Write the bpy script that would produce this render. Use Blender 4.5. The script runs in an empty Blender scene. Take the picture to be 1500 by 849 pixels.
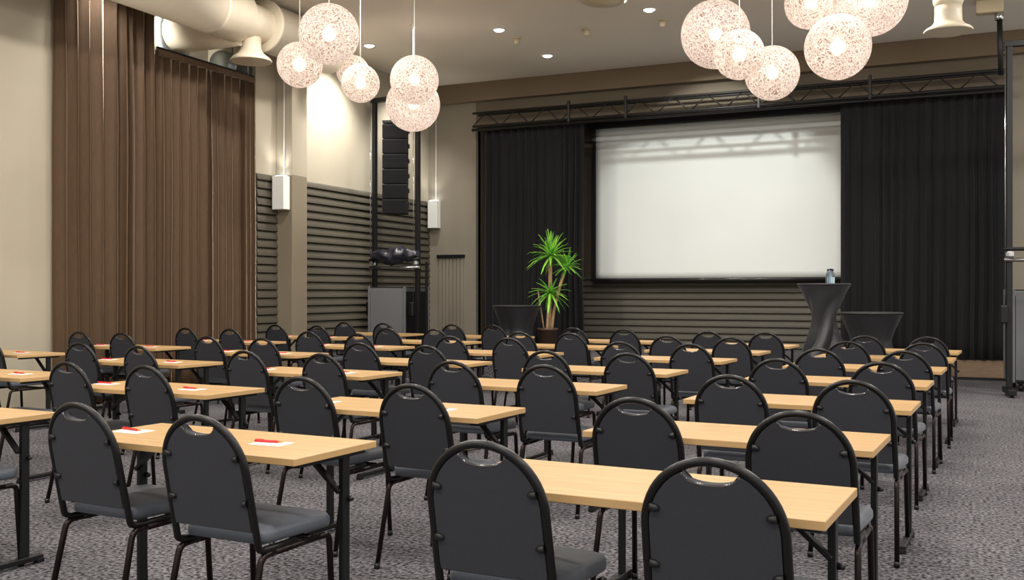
import bpy, bmesh, math, random
from mathutils import Vector, Matrix, noise
random.seed(7)
PI = math.pi
C = bpy.context.scene.collection
S = bpy.context.scene

# ------------------------------------------------------------------ camera
F_PX, YAW, CAM_H, HORIZON, ALPHA = 1462.04, 0.42604, 1.3398, 428.26, -0.0577
cd = bpy.data.cameras.new('camera'); cam = bpy.data.objects.new('camera', cd); C.objects.link(cam)
cam.location = (0, 0, CAM_H); cam.rotation_euler = (PI / 2, 0, YAW)
cd.sensor_width = 36; cd.lens = 36 * F_PX / 1500; cd.shift_y = (HORIZON - 424.5) / 1500
cd.clip_end = 100
S.camera = cam

def ray(px):
    X = (px - 750) / F_PX; c, s = math.cos(YAW), math.sin(YAW)
    return c * X - s, s * X + c
def at_depth(px, py, Y):
    d = ray(px); return Vector((d[0] * Y, d[1] * Y, CAM_H + (HORIZON - py) * Y / F_PX))
def at_z(px, py, z):
    return at_depth(px, py, (CAM_H - z) * F_PX / (py - HORIZON))
def at_y(px, py, y):
    return at_depth(px, py, y / ray(px)[1])

# ------------------------------------------------------------------ mesh helpers
class MB:
    def __init__(self): self.bm = bmesh.new()
    def add(self, verts, faces, mat=0, smooth=False):
        vs = [self.bm.verts.new(v) for v in verts]
        out = []
        for f in faces:
            try:
                g = self.bm.faces.new([vs[i] for i in f]); g.material_index = mat; g.smooth = smooth; out.append(g)
            except ValueError: pass
        return vs, out
    def box(self, c, size, rot=None, bevel=0.0, mat=0, seg=2):
        x, y, z = (k / 2 for k in size)
        vs = [Vector((sx * x, sy * y, sz * z)) for sx in (-1, 1) for sy in (-1, 1) for sz in (-1, 1)]
        R = rot if rot is not None else Matrix.Identity(3)
        vs = [R @ v + Vector(c) for v in vs]
        fs = [(0, 1, 3, 2), (4, 6, 7, 5), (0, 4, 5, 1), (2, 3, 7, 6), (0, 2, 6, 4), (1, 5, 7, 3)]
        v, f = self.add(vs, fs, mat)
        if bevel:
            es = list({e for g in f for e in g.edges})
            bmesh.ops.bevel(self.bm, geom=es, offset=bevel, segments=seg, affect='EDGES', profile=0.5, material=-1)
        return self
    def bar(self, a, b, w, d, up=(0, 0, 1), bevel=0.0, mat=0):
        a, b = Vector(a), Vector(b); z = (b - a); L = z.length; z.normalize()
        u = Vector(up); x = u.cross(z)
        if x.length < 1e-4: x = Vector((1, 0, 0))
        x.normalize(); y = z.cross(x)
        R = Matrix((x, y, z)).transposed()
        return self.box((a + b) / 2, (w, d, L), R, bevel, mat)
    def tube(self, pts, r, n=10, closed=False, cap=True, mat=0, r2=None, up=None):
        pts = [Vector(p) for p in pts]; m = len(pts)
        rs = r if isinstance(r, (list, tuple)) else [r] * m
        T = []
        for i in range(m):
            if closed: t = pts[(i + 1) % m] - pts[i - 1]
            else: t = pts[min(i + 1, m - 1)] - pts[max(i - 1, 0)]
            T.append(t.normalized())
        ref = Vector(up) if up else (Vector((0, 0, 1)) if abs(T[0].z) < 0.9 else Vector((1, 0, 0)))
        nrm = (ref - T[0] * ref.dot(T[0])).normalized()
        verts = []
        for i in range(m):
            if i: nrm = (nrm - T[i] * nrm.dot(T[i])).normalized()
            bi = T[i].cross(nrm)
            k = (r2 / r) if r2 else 1.0
            for j in range(n):
                a = 2 * PI * j / n
                verts.append(pts[i] + nrm * (math.cos(a) * rs[i] * k) + bi * (math.sin(a) * rs[i]))
        faces = []
        for i in range(m if closed else m - 1):
            for j in range(n):
                p, q = i * n + j, i * n + (j + 1) % n
                p2, q2 = ((i + 1) % m) * n + j, ((i + 1) % m) * n + (j + 1) % n
                faces.append((p, q, q2, p2))
        self.add(verts, faces, mat, True)
        if cap and not closed:
            self.add(verts[:n], [tuple(range(n))[::-1]], mat); self.add(verts[-n:], [tuple(range(n))], mat)
        return self
    def lathe(self, prof, c=(0, 0, 0), n=32, mat=0, rot=None, cap=True, smooth=True):
        c = Vector(c); R = rot if rot is not None else Matrix.Identity(3); verts = []
        for (r, z) in prof:
            for j in range(n):
                a = 2 * PI * j / n; verts.append(R @ Vector((r * math.cos(a), r * math.sin(a), z)) + c)
        faces = []
        for i in range(len(prof) - 1):
            for j in range(n):
                faces.append((i * n + j, i * n + (j + 1) % n, (i + 1) * n + (j + 1) % n, (i + 1) * n + j))
        self.add(verts, faces, mat, smooth)
        if cap:
            if prof[0][0] > 1e-5: self.add(verts[:n], [tuple(range(n))[::-1]], mat)
            if prof[-1][0] > 1e-5: self.add(verts[-n:], [tuple(range(n))], mat)
        return self
    def prism(self, outline, h0, h1, M=None, mat=0, bevel=0.0):
        M = M if M is not None else Matrix.Identity(4); n = len(outline)
        vs = [M @ Vector((x, y, h0)) for x, y in outline] + [M @ Vector((x, y, h1)) for x, y in outline]
        fs = [tuple(range(n))[::-1], tuple(range(n, 2 * n))] + [(i, (i + 1) % n, n + (i + 1) % n, n + i) for i in range(n)]
        v, f = self.add(vs, fs, mat)
        if bevel:
            es = list({e for g in f[:2] for e in g.edges})
            bmesh.ops.bevel(self.bm, geom=es, offset=bevel, segments=2, affect='EDGES', profile=0.5, material=-1)
        return self
    def mesh(self, name, mats):
        bmesh.ops.remove_doubles(self.bm, verts=self.bm.verts, dist=1e-6)
        bmesh.ops.recalc_face_normals(self.bm, faces=self.bm.faces)
        me = bpy.data.meshes.new(name); self.bm.to_mesh(me); self.bm.free()
        for m in (mats if isinstance(mats, (list, tuple)) else [mats]): me.materials.append(m)
        return me
    def build(self, name, mats, parent=None):
        o = bpy.data.objects.new(name, self.mesh(name, mats)); C.objects.link(o)
        if parent: o.parent = parent
        return o

def tag(o, label, cat, group=None):
    o['label'] = label; o['category'] = cat
    if group: o['group'] = group
    return o
def thing(name, label, cat, loc=(0, 0, 0), rz=0, group=None):
    o = bpy.data.objects.new(name, None); C.objects.link(o)
    o.location = loc; o.rotation_euler = (0, 0, rz); o.empty_display_size = 0.1
    return tag(o, label, cat, group)
def struct(o): o['kind'] = 'structure'; return o
def copy_tree(o, parent=None, skip=()):
    c = o.copy(); C.objects.link(c)
    if parent: c.parent = parent
    for ch in [k for k in o.children if k.name.split('.')[0] not in skip]:
        d = ch.copy(); C.objects.link(d); d.parent = c
        for g in ch.children:
            e = g.copy(); C.objects.link(e); e.parent = d
    return c
def fillet(pts, rad, k=6):
    """round the inner corners of a polyline"""
    pts = [Vector(p) for p in pts]; out = [pts[0]]
    for i in range(1, len(pts) - 1):
        a, b, c = pts[i - 1], pts[i], pts[i + 1]
        u, v = (a - b), (c - b); d = min(rad, u.length * .49, v.length * .49)
        p, q = b + u.normalized() * d, b + v.normalized() * d
        for j in range(k + 1):
            t = j / k; out.append(p * (1 - t) ** 2 + b * 2 * t * (1 - t) + q * t * t)
    out.append(pts[-1]); return out

# ------------------------------------------------------------------ materials
def lin(c):
    return tuple(((x / 255) / 12.92 if x / 255 <= .04045 else ((x / 255 + .055) / 1.055) ** 2.4) for x in c)
def mat(name, rgb, rough=.6, metal=0.0, noise_amt=0.0, noise_scale=20, bump=0.0, bump_scale=200, sheen=0.0, coat=0.0, emit=None, estr=1.0, spec=None, stretch=None):
    m = bpy.data.materials.new(name); m.use_nodes = True; nt = m.node_tree; N = nt.nodes; L = nt.links
    b = N['Principled BSDF']; col = (*lin(rgb), 1)
    b.inputs['Base Color'].default_value = col; b.inputs['Roughness'].default_value = rough; b.inputs['Metallic'].default_value = metal
    if spec is not None: b.inputs['Specular IOR Level'].default_value = spec
    if sheen: b.inputs['Sheen Weight'].default_value = sheen; b.inputs['Sheen Roughness'].default_value = .4
    if coat: b.inputs['Coat Weight'].default_value = coat
    if emit: b.inputs['Emission Color'].default_value = (*lin(emit), 1); b.inputs['Emission Strength'].default_value = estr
    if noise_amt or bump:
        tc = N.new('ShaderNodeTexCoord'); src = tc.outputs['Object']
        if stretch:
            mp = N.new('ShaderNodeMapping'); mp.inputs['Scale'].default_value = stretch; L.new(src, mp.inputs['Vector']); src = mp.outputs['Vector']
    if noise_amt:
        nz = N.new('ShaderNodeTexNoise'); nz.inputs['Scale'].default_value = noise_scale; nz.inputs['Detail'].default_value = 4; L.new(src, nz.inputs['Vector'])
        mr = N.new('ShaderNodeMapRange'); mr.inputs[1].default_value = .25; mr.inputs[2].default_value = .75
        mr.inputs[3].default_value = 1 - noise_amt; mr.inputs[4].default_value = 1 + noise_amt; L.new(nz.outputs['Fac'], mr.inputs[0])
        mx = N.new('ShaderNodeVectorMath'); mx.operation = 'SCALE'; mx.inputs[0].default_value = col[:3]; L.new(mr.outputs[0], mx.inputs['Scale'])
        L.new(mx.outputs[0], b.inputs['Base Color'])
    if bump:
        n2 = N.new('ShaderNodeTexNoise'); n2.inputs['Scale'].default_value = bump_scale; n2.inputs['Detail'].default_value = 3; L.new(src, n2.inputs['Vector'])
        bp = N.new('ShaderNodeBump'); bp.inputs['Strength'].default_value = bump; bp.inputs['Distance'].default_value = .005; L.new(n2.outputs['Fac'], bp.inputs['Height']); L.new(bp.outputs[0], b.inputs['Normal'])
    return m

M = {}
M['wall'] = mat('warm_beige_paint', (168, 159, 140), .85, noise_amt=.04, noise_scale=1.5, bump=.08, bump_scale=120)
M['wall_pale'] = mat('pale_plaster', (200, 190, 170), .85, noise_amt=.03, noise_scale=2, bump=.08, bump_scale=120)
M['wall_front'] = mat('taupe_paint', (136, 128, 113), .85, noise_amt=.04, noise_scale=1.5, bump=.08, bump_scale=120)
M['lintel'] = mat('shaded_front_wall_paint', (104, 94, 78), .85, noise_amt=.05, noise_scale=1.5)  # front wall over the opening, with the shade there put into its colour
M['pillar'] = mat('dark_taupe_pillar', (128, 117, 98), .85, noise_amt=.04, noise_scale=2)
M['cabinet'] = mat('black_speaker_paint', (7, 7, 8), .75, spec=.3)
M['header'] = mat('brown_paint', (114, 99, 78), .8, noise_amt=.06, noise_scale=1.5)
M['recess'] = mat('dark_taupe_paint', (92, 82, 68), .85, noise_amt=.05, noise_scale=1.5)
M['ceiling'] = mat('ceiling_paint', (228, 221, 208), .9, noise_amt=.03, noise_scale=.8)
M['slat'] = mat('dark_olive_slats', (80, 75, 64), .6, noise_amt=.10, noise_scale=3, stretch=(1, 1, 8))
M['duct'] = mat('painted_duct', (205, 194, 172), .5, noise_amt=.02)
M['galv'] = mat('galvanised_steel', (150, 158, 160), .35, .85, noise_amt=.15, noise_scale=9)
M['ring'] = mat('pale_blue_gasket', (196, 210, 218), .4)
M['black_curtain'] = mat('black_molton', (20, 20, 22), .95, noise_amt=.1, noise_scale=60, sheen=.05)
M['black_metal'] = mat('black_metal', (13, 12, 12), .5, .2)
M['black_truss'] = mat('black_truss_paint', (30, 26, 24), .5, .3)
M['bronze'] = mat('dark_bronze_tube', (40, 31, 28), .33, .75)
M['frame'] = mat('black_lacquer_tube', (20, 18, 17), .36, .3)
M['fabric'] = mat('charcoal_fabric', (45, 46, 52), .85, noise_amt=.16, noise_scale=260, bump=.15, bump_scale=500, sheen=.12)
M['seat'] = mat('charcoal_seat_fabric', (76, 81, 90), .55, noise_amt=.14, noise_scale=120, bump=.2, bump_scale=300, sheen=.15)
M['plastic'] = mat('black_plastic', (20, 20, 21), .4)
M['trim'] = mat('glossy_black_trim', (62, 60, 60), .22, .3, coat=.5)
M['paper'] = mat('white_paper', (238, 232, 228), .8)
M['pen_red'] = mat('red_plastic', (200, 24, 26), .35, coat=.3)
M['pen_orange'] = mat('orange_plastic', (232, 130, 40), .35)
M['white'] = mat('white_fixture', (232, 232, 226), .5)
M['cream'] = mat('cream_fixture', (205, 192, 160), .5)
M['chrome'] = mat('chrome', (200, 200, 200), .18, 1.0)
M['case_grey'] = mat('grey_case_laminate', (98, 99, 100), .55, noise_amt=.05, noise_scale=14, stretch=(6, 6, .6))
M['ply'] = mat('brown_ply', (128, 106, 84), .7, noise_amt=.15, noise_scale=8, stretch=(1, 1, 6))
M['stretch'] = mat('black_stretch_cover', (34, 34, 36), .55, noise_amt=.06, noise_scale=40, sheen=.1)
M['stretch_grey'] = mat('grey_stretch_cover', (54, 54, 56), .5, noise_amt=.06, noise_scale=40, sheen=.15)
M['pot'] = mat('brown_pot', (88, 66, 54), .5, noise_amt=.06)
M['soil'] = mat('soil', (50, 38, 28), .95, noise_amt=.4, noise_scale=60)
M['bark'] = mat('pale_bark', (170, 140, 104), .85, noise_amt=.3, noise_scale=26, bump=.5, bump_scale=60)
M['leaf'] = mat('yucca_leaf', (140, 205, 70), .45, noise_amt=.3, noise_scale=7)
M['leaf_dark'] = mat('yucca_leaf_deep', (84, 160, 56), .45, noise_amt=.3, noise_scale=7)
M['cloth_bundle'] = mat('black_shiny_fabric', (38, 38, 46), .3, noise_amt=.5, noise_scale=25, bump=.8, bump_scale=30)
M['bulb'] = mat('lamp_bulb', (255, 240, 220), .5, emit=(255, 244, 226), estr=9)
M['downlight'] = mat('downlight_lens', (255, 255, 255), .4, emit=(240, 248, 255), estr=9)
M['screen'] = mat('projection_screen', (232, 235, 230), .9, noise_amt=.015, noise_scale=1.2)

def wood_mat():
    m = bpy.data.materials.new('beech_laminate'); m.use_nodes = True; nt = m.node_tree; N, L = nt.nodes, nt.links; b = N['Principled BSDF']
    tc = N.new('ShaderNodeTexCoord'); oi = N.new('ShaderNodeObjectInfo')
    ad = N.new('ShaderNodeVectorMath'); ad.operation = 'ADD'; L.new(tc.outputs['Object'], ad.inputs[0])
    sc = N.new('ShaderNodeMath'); sc.operation = 'MULTIPLY'; sc.inputs[1].default_value = 9; L.new(oi.outputs['Random'], sc.inputs[0]); L.new(sc.outputs[0], ad.inputs[1])
    mp = N.new('ShaderNodeMapping'); mp.inputs['Scale'].default_value = (1.2, 26, 26); L.new(ad.outputs[0], mp.inputs['Vector'])
    nz = N.new('ShaderNodeTexNoise'); nz.inputs['Scale'].default_value = 2.2; nz.inputs['Detail'].default_value = 6; L.new(mp.outputs[0], nz.inputs['Vector'])
    cr = N.new('ShaderNodeValToRGB'); e = cr.color_ramp.elements
    e[0].position = .3; e[0].color = (*lin((168, 133, 87)), 1); e[1].position = .7; e[1].color = (*lin((190, 156, 108)), 1)
    L.new(nz.outputs['Fac'], cr.inputs[0]); L.new(cr.outputs[0], b.inputs['Base Color'])
    b.inputs['Roughness'].default_value = .38; return m
M['wood'] = wood_mat()
M['edge'] = mat('beech_edge', (190, 154, 104), .45, noise_amt=.06, noise_scale=8, stretch=(1, 20, 40))

def carpet_mat():
    m = bpy.data.materials.new('grey_loop_carpet'); m.use_nodes = True; nt = m.node_tree; N, L = nt.nodes, nt.links; b = N['Principled BSDF']
    tc = N.new('ShaderNodeTexCoord')
    def nz(s, d=3):
        n = N.new('ShaderNodeTexNoise'); n.inputs['Scale'].default_value = s; n.inputs['Detail'].default_value = d; L.new(tc.outputs['Object'], n.inputs['Vector']); return n
    a, c, d = nz(48, 4), nz(1.6, 4), nz(200, 2)
    cr = N.new('ShaderNodeValToRGB'); e = cr.color_ramp.elements
    e[0].position = .36; e[0].color = (*lin((36, 35, 37)), 1); e[1].position = .64; e[1].color = (*lin((124, 121, 124)), 1)
    L.new(a.outputs['Fac'], cr.inputs[0])
    mr = N.new('ShaderNodeMapRange'); mr.inputs[1].default_value = .3; mr.inputs[2].default_value = .7; mr.inputs[3].default_value = .82; mr.inputs[4].default_value = 1.15; L.new(c.outputs['Fac'], mr.inputs[0])
    sc = N.new('ShaderNodeVectorMath'); sc.operation = 'SCALE'; L.new(cr.outputs[0], sc.inputs[0]); L.new(mr.outputs[0], sc.inputs['Scale']); L.new(sc.outputs[0], b.inputs['Base Color'])
    bp = N.new('ShaderNodeBump'); bp.inputs['Strength'].default_value = .6; bp.inputs['Distance'].default_value = .006; L.new(d.outputs['Fac'], bp.inputs['Height']); L.new(bp.outputs[0], b.inputs['Normal'])
    b.inputs['Roughness'].default_value = .95; b.inputs['Specular IOR Level'].default_value = .1; return m
M['carpet'] = carpet_mat()

def velvet_mat():
    m = mat('brown_velour', (83, 61, 39), .75, noise_amt=.14, noise_scale=14, sheen=.9, stretch=(5, 5, .5))
    b = m.node_tree.nodes['Principled BSDF']; b.inputs['Sheen Tint'].default_value = (.95, .8, .62, 1); b.inputs['Sheen Roughness'].default_value = .3
    return m
M['velour'] = velvet_mat()

def globe_mat():
    m = bpy.data.materials.new('wound_string_shade'); m.use_nodes = True; nt = m.node_tree; N, L = nt.nodes, nt.links; N.clear()
    out = N.new('ShaderNodeOutputMaterial'); tc = N.new('ShaderNodeTexCoord'); oi = N.new('ShaderNodeObjectInfo')
    nz = N.new('ShaderNodeTexNoise'); nz.inputs['Scale'].default_value = 5; nz.inputs['Detail'].default_value = 2
    ad0 = N.new('ShaderNodeVectorMath'); ad0.operation = 'ADD'; L.new(tc.outputs['Object'], ad0.inputs[0])
    mu = N.new('ShaderNodeMath'); mu.operation = 'MULTIPLY'; mu.inputs[1].default_value = 7; L.new(oi.outputs['Random'], mu.inputs[0]); L.new(mu.outputs[0], ad0.inputs[1])
    L.new(ad0.outputs[0], nz.inputs['Vector'])
    sc = N.new('ShaderNodeVectorMath'); sc.operation = 'SCALE'; sc.inputs['Scale'].default_value = .25; L.new(nz.outputs['Color'], sc.inputs[0])
    ad = N.new('ShaderNodeVectorMath'); L.new(ad0.outputs[0], ad.inputs[0]); L.new(sc.outputs[0], ad.inputs[1])
    masks = []
    for s in (17, 26, 38):
        v = N.new('ShaderNodeTexVoronoi'); v.feature = 'DISTANCE_TO_EDGE'; v.inputs['Scale'].default_value = s; L.new(ad.outputs[0], v.inputs['Vector'])
        r = N.new('ShaderNodeMapRange'); r.inputs[1].default_value = .03; r.inputs[2].default_value = .10; r.inputs[3].default_value = 1; r.inputs[4].default_value = 0; L.new(v.outputs['Distance'], r.inputs[0]); masks.append(r)
    m0 = N.new('ShaderNodeMath'); m0.operation = 'MAXIMUM'; L.new(masks[0].outputs[0], m0.inputs[0]); L.new(masks[1].outputs[0], m0.inputs[1])
    mx = N.new('ShaderNodeMath'); mx.operation = 'MAXIMUM'; L.new(m0.outputs[0], mx.inputs[0]); L.new(masks[2].outputs[0], mx.inputs[1])
    cr = N.new('ShaderNodeValToRGB'); e = cr.color_ramp.elements
    e[0].color = (*lin((156, 122, 102)), 1); e[1].color = (*lin((255, 243, 234)), 1); L.new(mx.outputs[0], cr.inputs[0])
    em = N.new('ShaderNodeEmission'); L.new(cr.outputs[0], em.inputs['Color']); em.inputs['Strength'].default_value = .16
    df = N.new('ShaderNodeBsdfTranslucent'); df.inputs['Color'].default_value = (.5, .43, .38, 1)
    dd = N.new('ShaderNodeBsdfDiffuse'); dd.inputs['Color'].default_value = (.6, .52, .46, 1)
    m1 = N.new('ShaderNodeMixShader'); L.new(df.outputs[0], m1.inputs[1]); L.new(dd.outputs[0], m1.inputs[2])
    ads = N.new('ShaderNodeAddShader'); L.new(m1.outputs[0], ads.inputs[0]); L.new(em.outputs[0], ads.inputs[1])
    cs = N.new('ShaderNodeVectorMath'); cs.operation = 'SCALE'; cs.inputs['Scale'].default_value = .62; L.new(cr.outputs[0], cs.inputs[0]); L.new(cs.outputs[0], df.inputs['Color']); L.new(cs.outputs[0], dd.inputs['Color'])
    tr = N.new('ShaderNodeBsdfTransparent'); m2 = N.new('ShaderNodeMixShader')
    fr = N.new('ShaderNodeMapRange'); fr.inputs[3].default_value = .84; fr.inputs[4].default_value = .98; L.new(mx.outputs[0], fr.inputs[0])
    L.new(fr.outputs[0], m2.inputs[0]); L.new(tr.outputs[0], m2.inputs[1]); L.new(ads.outputs[0], m2.inputs[2]); L.new(m2.outputs[0], out.inputs[0])
    return m
M['globe'] = globe_mat()

def glass_mat():
    m = bpy.data.materials.new('clear_water_bottle'); m.use_nodes = True; b = m.node_tree.nodes['Principled BSDF']
    b.inputs['Base Color'].default_value = (.72, .86, .96, 1); b.inputs['Roughness'].default_value = .06; b.inputs['Transmission Weight'].default_value = .9; b.inputs['IOR'].default_value = 1.33; return m
M['bottle'] = glass_mat()
TABLES = {
  'A1': (-0.302, 3.234),  'A2': (-0.286, 4.515),  'A3': (-0.221, 5.967),  'A4': (-0.191, 7.404),  'A5': (-0.131, 8.772),  'A6': (-0.071, 10.119),  'A7': (-0.031, 11.394),  'B1': (-2.170, 3.453),  'B2': (-2.088, 4.774),  'B3': (-2.005, 6.236),  'B4': (-1.962, 7.647),  'B5': (-1.889, 9.127),  'B6': (-1.827, 10.502),  'B7': (-1.744, 11.876),  'C1': (-4.146, 3.620),  'C2': (-4.010, 5.075),  'C3': (-3.875, 6.534),  'C4': (-3.758, 7.866),  'C5': (-3.665, 9.338),  'C6': (-3.567, 10.770),  'C7': (-3.430, 12.147),  'D2': (-5.974, 5.431),  'D3': (-5.866, 6.857),  'D4': (-5.757, 8.282),  'D5': (-5.602, 9.716),  'D6': (-5.417, 11.035),  'D7': (-5.375, 12.598),  'E3': (-8.197, 7.272),  'E4': (-7.844, 8.639),  'E5': (-7.602, 10.034),  'E6': (-7.407, 11.460),  'E7': (-7.218, 12.785),
}
CHAIRS = [
  ('A1','L',-1.289,2.619),  ('A1','R',-0.609,2.595),  ('A2','L',-1.246,3.961),  ('A2','R',-0.556,3.756),  ('A3','L',-1.131,5.259),  ('A3','R',-0.510,5.203),
  ('A4','L',-1.126,6.696),  ('A4','R',-0.480,6.639),
  ('A5','L',-1.037,8.043),
  ('A5','R',-0.416,8.007),
  ('A6','L',-0.961,9.389),  ('A6','R',-0.332,9.353),
  ('A7','L',-0.923,10.664),  ('A7','R',-0.335,10.630),  ('B1','L',-3.188,2.867),  ('B1','R',-2.476,2.758),  ('B2','L',-3.120,4.233),  ('B2','R',-2.395,4.111),  ('B3','L',-2.964,5.608),  ('B3','R',-2.299,5.532),  ('B4','L',-2.867,6.918),  ('B4','R',-2.209,6.880),  ('B5','L',-2.781,8.437),  ('B5','R',-2.129,8.360),  ('B6','L',-2.745,9.841),  ('B6','R',-2.077,9.735),  ('B7','L',-2.646,11.178),  ('B7','R',-1.993,11.109),  ('C2','L',-5.129,4.539),  ('C2','R',-4.441,4.499),  ('C3','L',-4.906,5.965),  ('C3','R',-4.175,5.907),  ('C4','L',-4.778,7.323),
  ('C4','R',-4.026,7.164),  ('C5','L',-4.671,8.795),  ('C5','R',-3.980,8.690),  ('C6','L',-4.485,10.083),  ('C6','R',-3.876,10.048),  ('C7','L',-4.411,11.544),  ('C7','R',-3.708,11.401),  ('D3','L',-6.992,6.321),  ('D3','R',-6.132,6.139),  ('D4','L',-6.829,7.743),  ('D4','R',-6.107,7.677),  ('D5','L',-6.659,9.176),  ('D5','R',-5.857,8.951),  ('D6','L',-6.405,10.429),  ('D6','R',-5.764,10.454),  ('D7','L',-6.373,12.055),  ('D7','R',-5.734,12.018),  ('E4','L',-8.964,8.103),  ('E4','R',-8.296,8.064),  ('E5','L',-8.718,9.497),  ('E5','R',-7.996,9.456),  ('E6','L',-8.458,10.920),  ('E6','R',-7.754,10.879),  ('E7','L',-8.252,12.244),
  ('E7','R',-7.525,12.147),
]
CH_ROT = {}
PAPERS = [('A1','L'),('B1','L'),('B1','R'),('B2','L'),('B2','R'),('B3','L')] + [(c+str(r), s) for c,rs in (('C',(2,3,4)),('D',(3,4,5)),('E',(4,5,6))) for r in rs for s in 'LR'] + [('E3','R'),('D2','R')]
CHAIRS += [('C1','R',-4.452,2.954), ('D2','R',-6.281,4.765), ('E3','R',-8.504,6.605)]
WORLD, E_GRID, EXPOSURE, E_GLOBE = 1.0, 88, 0.08, 30
WA, CO = (1, .975, .93), (.97, 1, .98)
WASH = [((-8.7, 13.5, 5.22), (-9.5, 13.6, 3.4), 420, 95, .8, WA), ((-8.75, 11.6, 5.2), (-9.4, 12.2, 3.4), 260, 95, .8, WA), ((-9.9, 9.3, 5.15), (-10.4, 10.4, 4.4), 300, 95, .8, WA),
        ((-3.6, 14.9, 5.22), (-4.1, 17.9, 2.6), 250, 72, .35, CO), ((-8.6, 15.6, 5.2), (-9.4, 15.8, 3.2), 200, 95, .8, WA), ((-9.15, 8.7, 5.26), (-9.4, 9.0, 3.0), 90, 100, .8, WA),
        ((-9.33, 12.17, 3.12), (-9.4, 12.22, 5), 12, 95, .8, WA), ((-9.3, 16.85, 3.12), (-9.4, 16.9, 5), 12, 95, .8, WA)]

# ------------------------------------------------------------------ the room
CEIL, XL, YF = 5.3, -9.5, 17.0
XN = -10.4                       # back of the window niche behind the brown curtains
NY0, NY1 = 8.35, 11.81
OPX0, OPX1, OPZ = -8.47, 0.61, 4.46

def slats(name, p0, direction, normal, length, z0, z1, pitch=.125, depth=.042):
    p0, d, n = Vector(p0), Vector(direction), Vector(normal)
    prof = []; z = z0
    while z < z1 - 1e-4:
        h = min(pitch, z1 - z)
        for t, e in ((0, 0), (.05, 0), (.09, depth * .8), (.14, depth), (.4, depth * .92), (.75, depth * .6), (.97, .004)):
            prof.append((z + t * h, e))
        z += h
    prof.append((z1, .0)); m = MB(); vs, fs = [], []
    for s in (0, length):
        for (zz, e) in prof: vs.append(p0 + d * s + n * e + Vector((0, 0, zz)))
    k = len(prof)
    for i in range(k - 1): fs.append((i, i + 1, k + i + 1, k + i))
    m.add(vs, fs, 0, False)
    for s in (0, length):       # closed ends and back so that the boards have thickness
        m.add([p0 + d * s + n * e + Vector((0, 0, zz)) for zz, e in prof] + [p0 + d * s - n * .01 + Vector((0, 0, z1)), p0 + d * s - n * .01 + Vector((0, 0, z0))], [tuple(range(k + 2))])
    return struct(m.build(name, M['slat']))

f = MB().box((-3, 7.5, -.05), (16, 23, .1)).build('floor', M['carpet']); struct(f)
c = MB().box((-3.5, 7.5, CEIL + .1), (15, 23, .2)).build('ceiling', M['ceiling']); struct(c)
w = MB()
w.box(((XL - .1) - .1, (NY0 - 4) / 2, CEIL / 2), (.2, NY0 + 4, CEIL))
w.box((-10.07, NY0 - .06, CEIL / 2), (.9, .1, CEIL - .01))
w.box((XN - .1, (NY0 + NY1) / 2, CEIL / 2), (.2, NY1 - NY0 + .4, CEIL))
w.box(((XN + XL) / 2 - .07, NY1 + .06, CEIL / 2), (XL - XN + .1, .1, CEIL - .01))
w.box((XL - .1, (NY1 + 18.4) / 2, CEIL / 2), (.2, 18.4 - NY1, CEIL))
struct(w.build('wall_left', M['wall']))
w = MB()
w.box(((XL + OPX0) / 2, YF + .1, CEIL / 2), (OPX0 - XL, .2, CEIL))
w.box(((OPX1 + 4.5) / 2, YF + .1, CEIL / 2), (4.5 - OPX1, .2, CEIL))
struct(w.build('wall_front', M['wall_front']))
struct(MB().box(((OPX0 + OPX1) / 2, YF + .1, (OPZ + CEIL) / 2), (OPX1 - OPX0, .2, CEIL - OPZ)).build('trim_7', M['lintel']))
w = MB()
w.box(((OPX0 + OPX1) / 2, 18.3, 2.5), (OPX1 - OPX0 + .4, .2, 5))
w.box((OPX0 - .1, 17.7, 2.5), (.2, 1.2, 5)); w.box((OPX1 + .1, 17.7, 2.5), (.2, 1.2, 5))
w.box(((OPX0 + OPX1) / 2, 17.7, 4.95), (OPX1 - OPX0, 1.1, .1))
struct(w.build('wall_recess', M['recess']))
struct(MB().box(((XL + 4.5) / 2, YF - .08, (4.95 + CEIL) / 2), (4.5 - XL, .16, CEIL - 4.95), bevel=.01).build('trim_1', M['header']))
struct(MB().box(((XL - 9.2) / 2, (12.28 + 12.66) / 2, 3.1 / 2), (.3, .38, 3.1), bevel=.008).build('trim_2', M['pillar']))
struct(MB().box(((XL - 9.2) / 2, (12.28 + 12.66) / 2, (3.1 + CEIL) / 2), (.3, .38, CEIL - 3.1), bevel=.008).build('trim_3', M['wall']))
slats('trim_4', (XL, NY1, 0), (0, 1, 0), (1, 0, 0), 12.28 - NY1, 0, 3.1)
slats('trim_5', (XL, 12.66, 0), (0, 1, 0), (1, 0, 0), YF - 12.66, 0, 3.1)
slats('trim_6', (OPX0, 18.2, 0), (1, 0, 0), (0, -1, 0), OPX1 - OPX0, .33, 1.68)

# stage
st = thing('stage', 'low grey carpeted stage platform below the projection screen', 'stage', (-4.2, 13.6, 0))
MB().box((0, 2.3, .165), (7.7, 4.6, .33), bevel=.01).build('platform', M['carpet'], st)
a = MB().box((4.35, 3.95, .15), (.94, 1.3, .30), bevel=.004).build('side_platform', M['ply'], st)
MB().box((4.35, 3.28, .02), (.94, .04, .04)).build('kick_strip', M['black_metal'], st)

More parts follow.
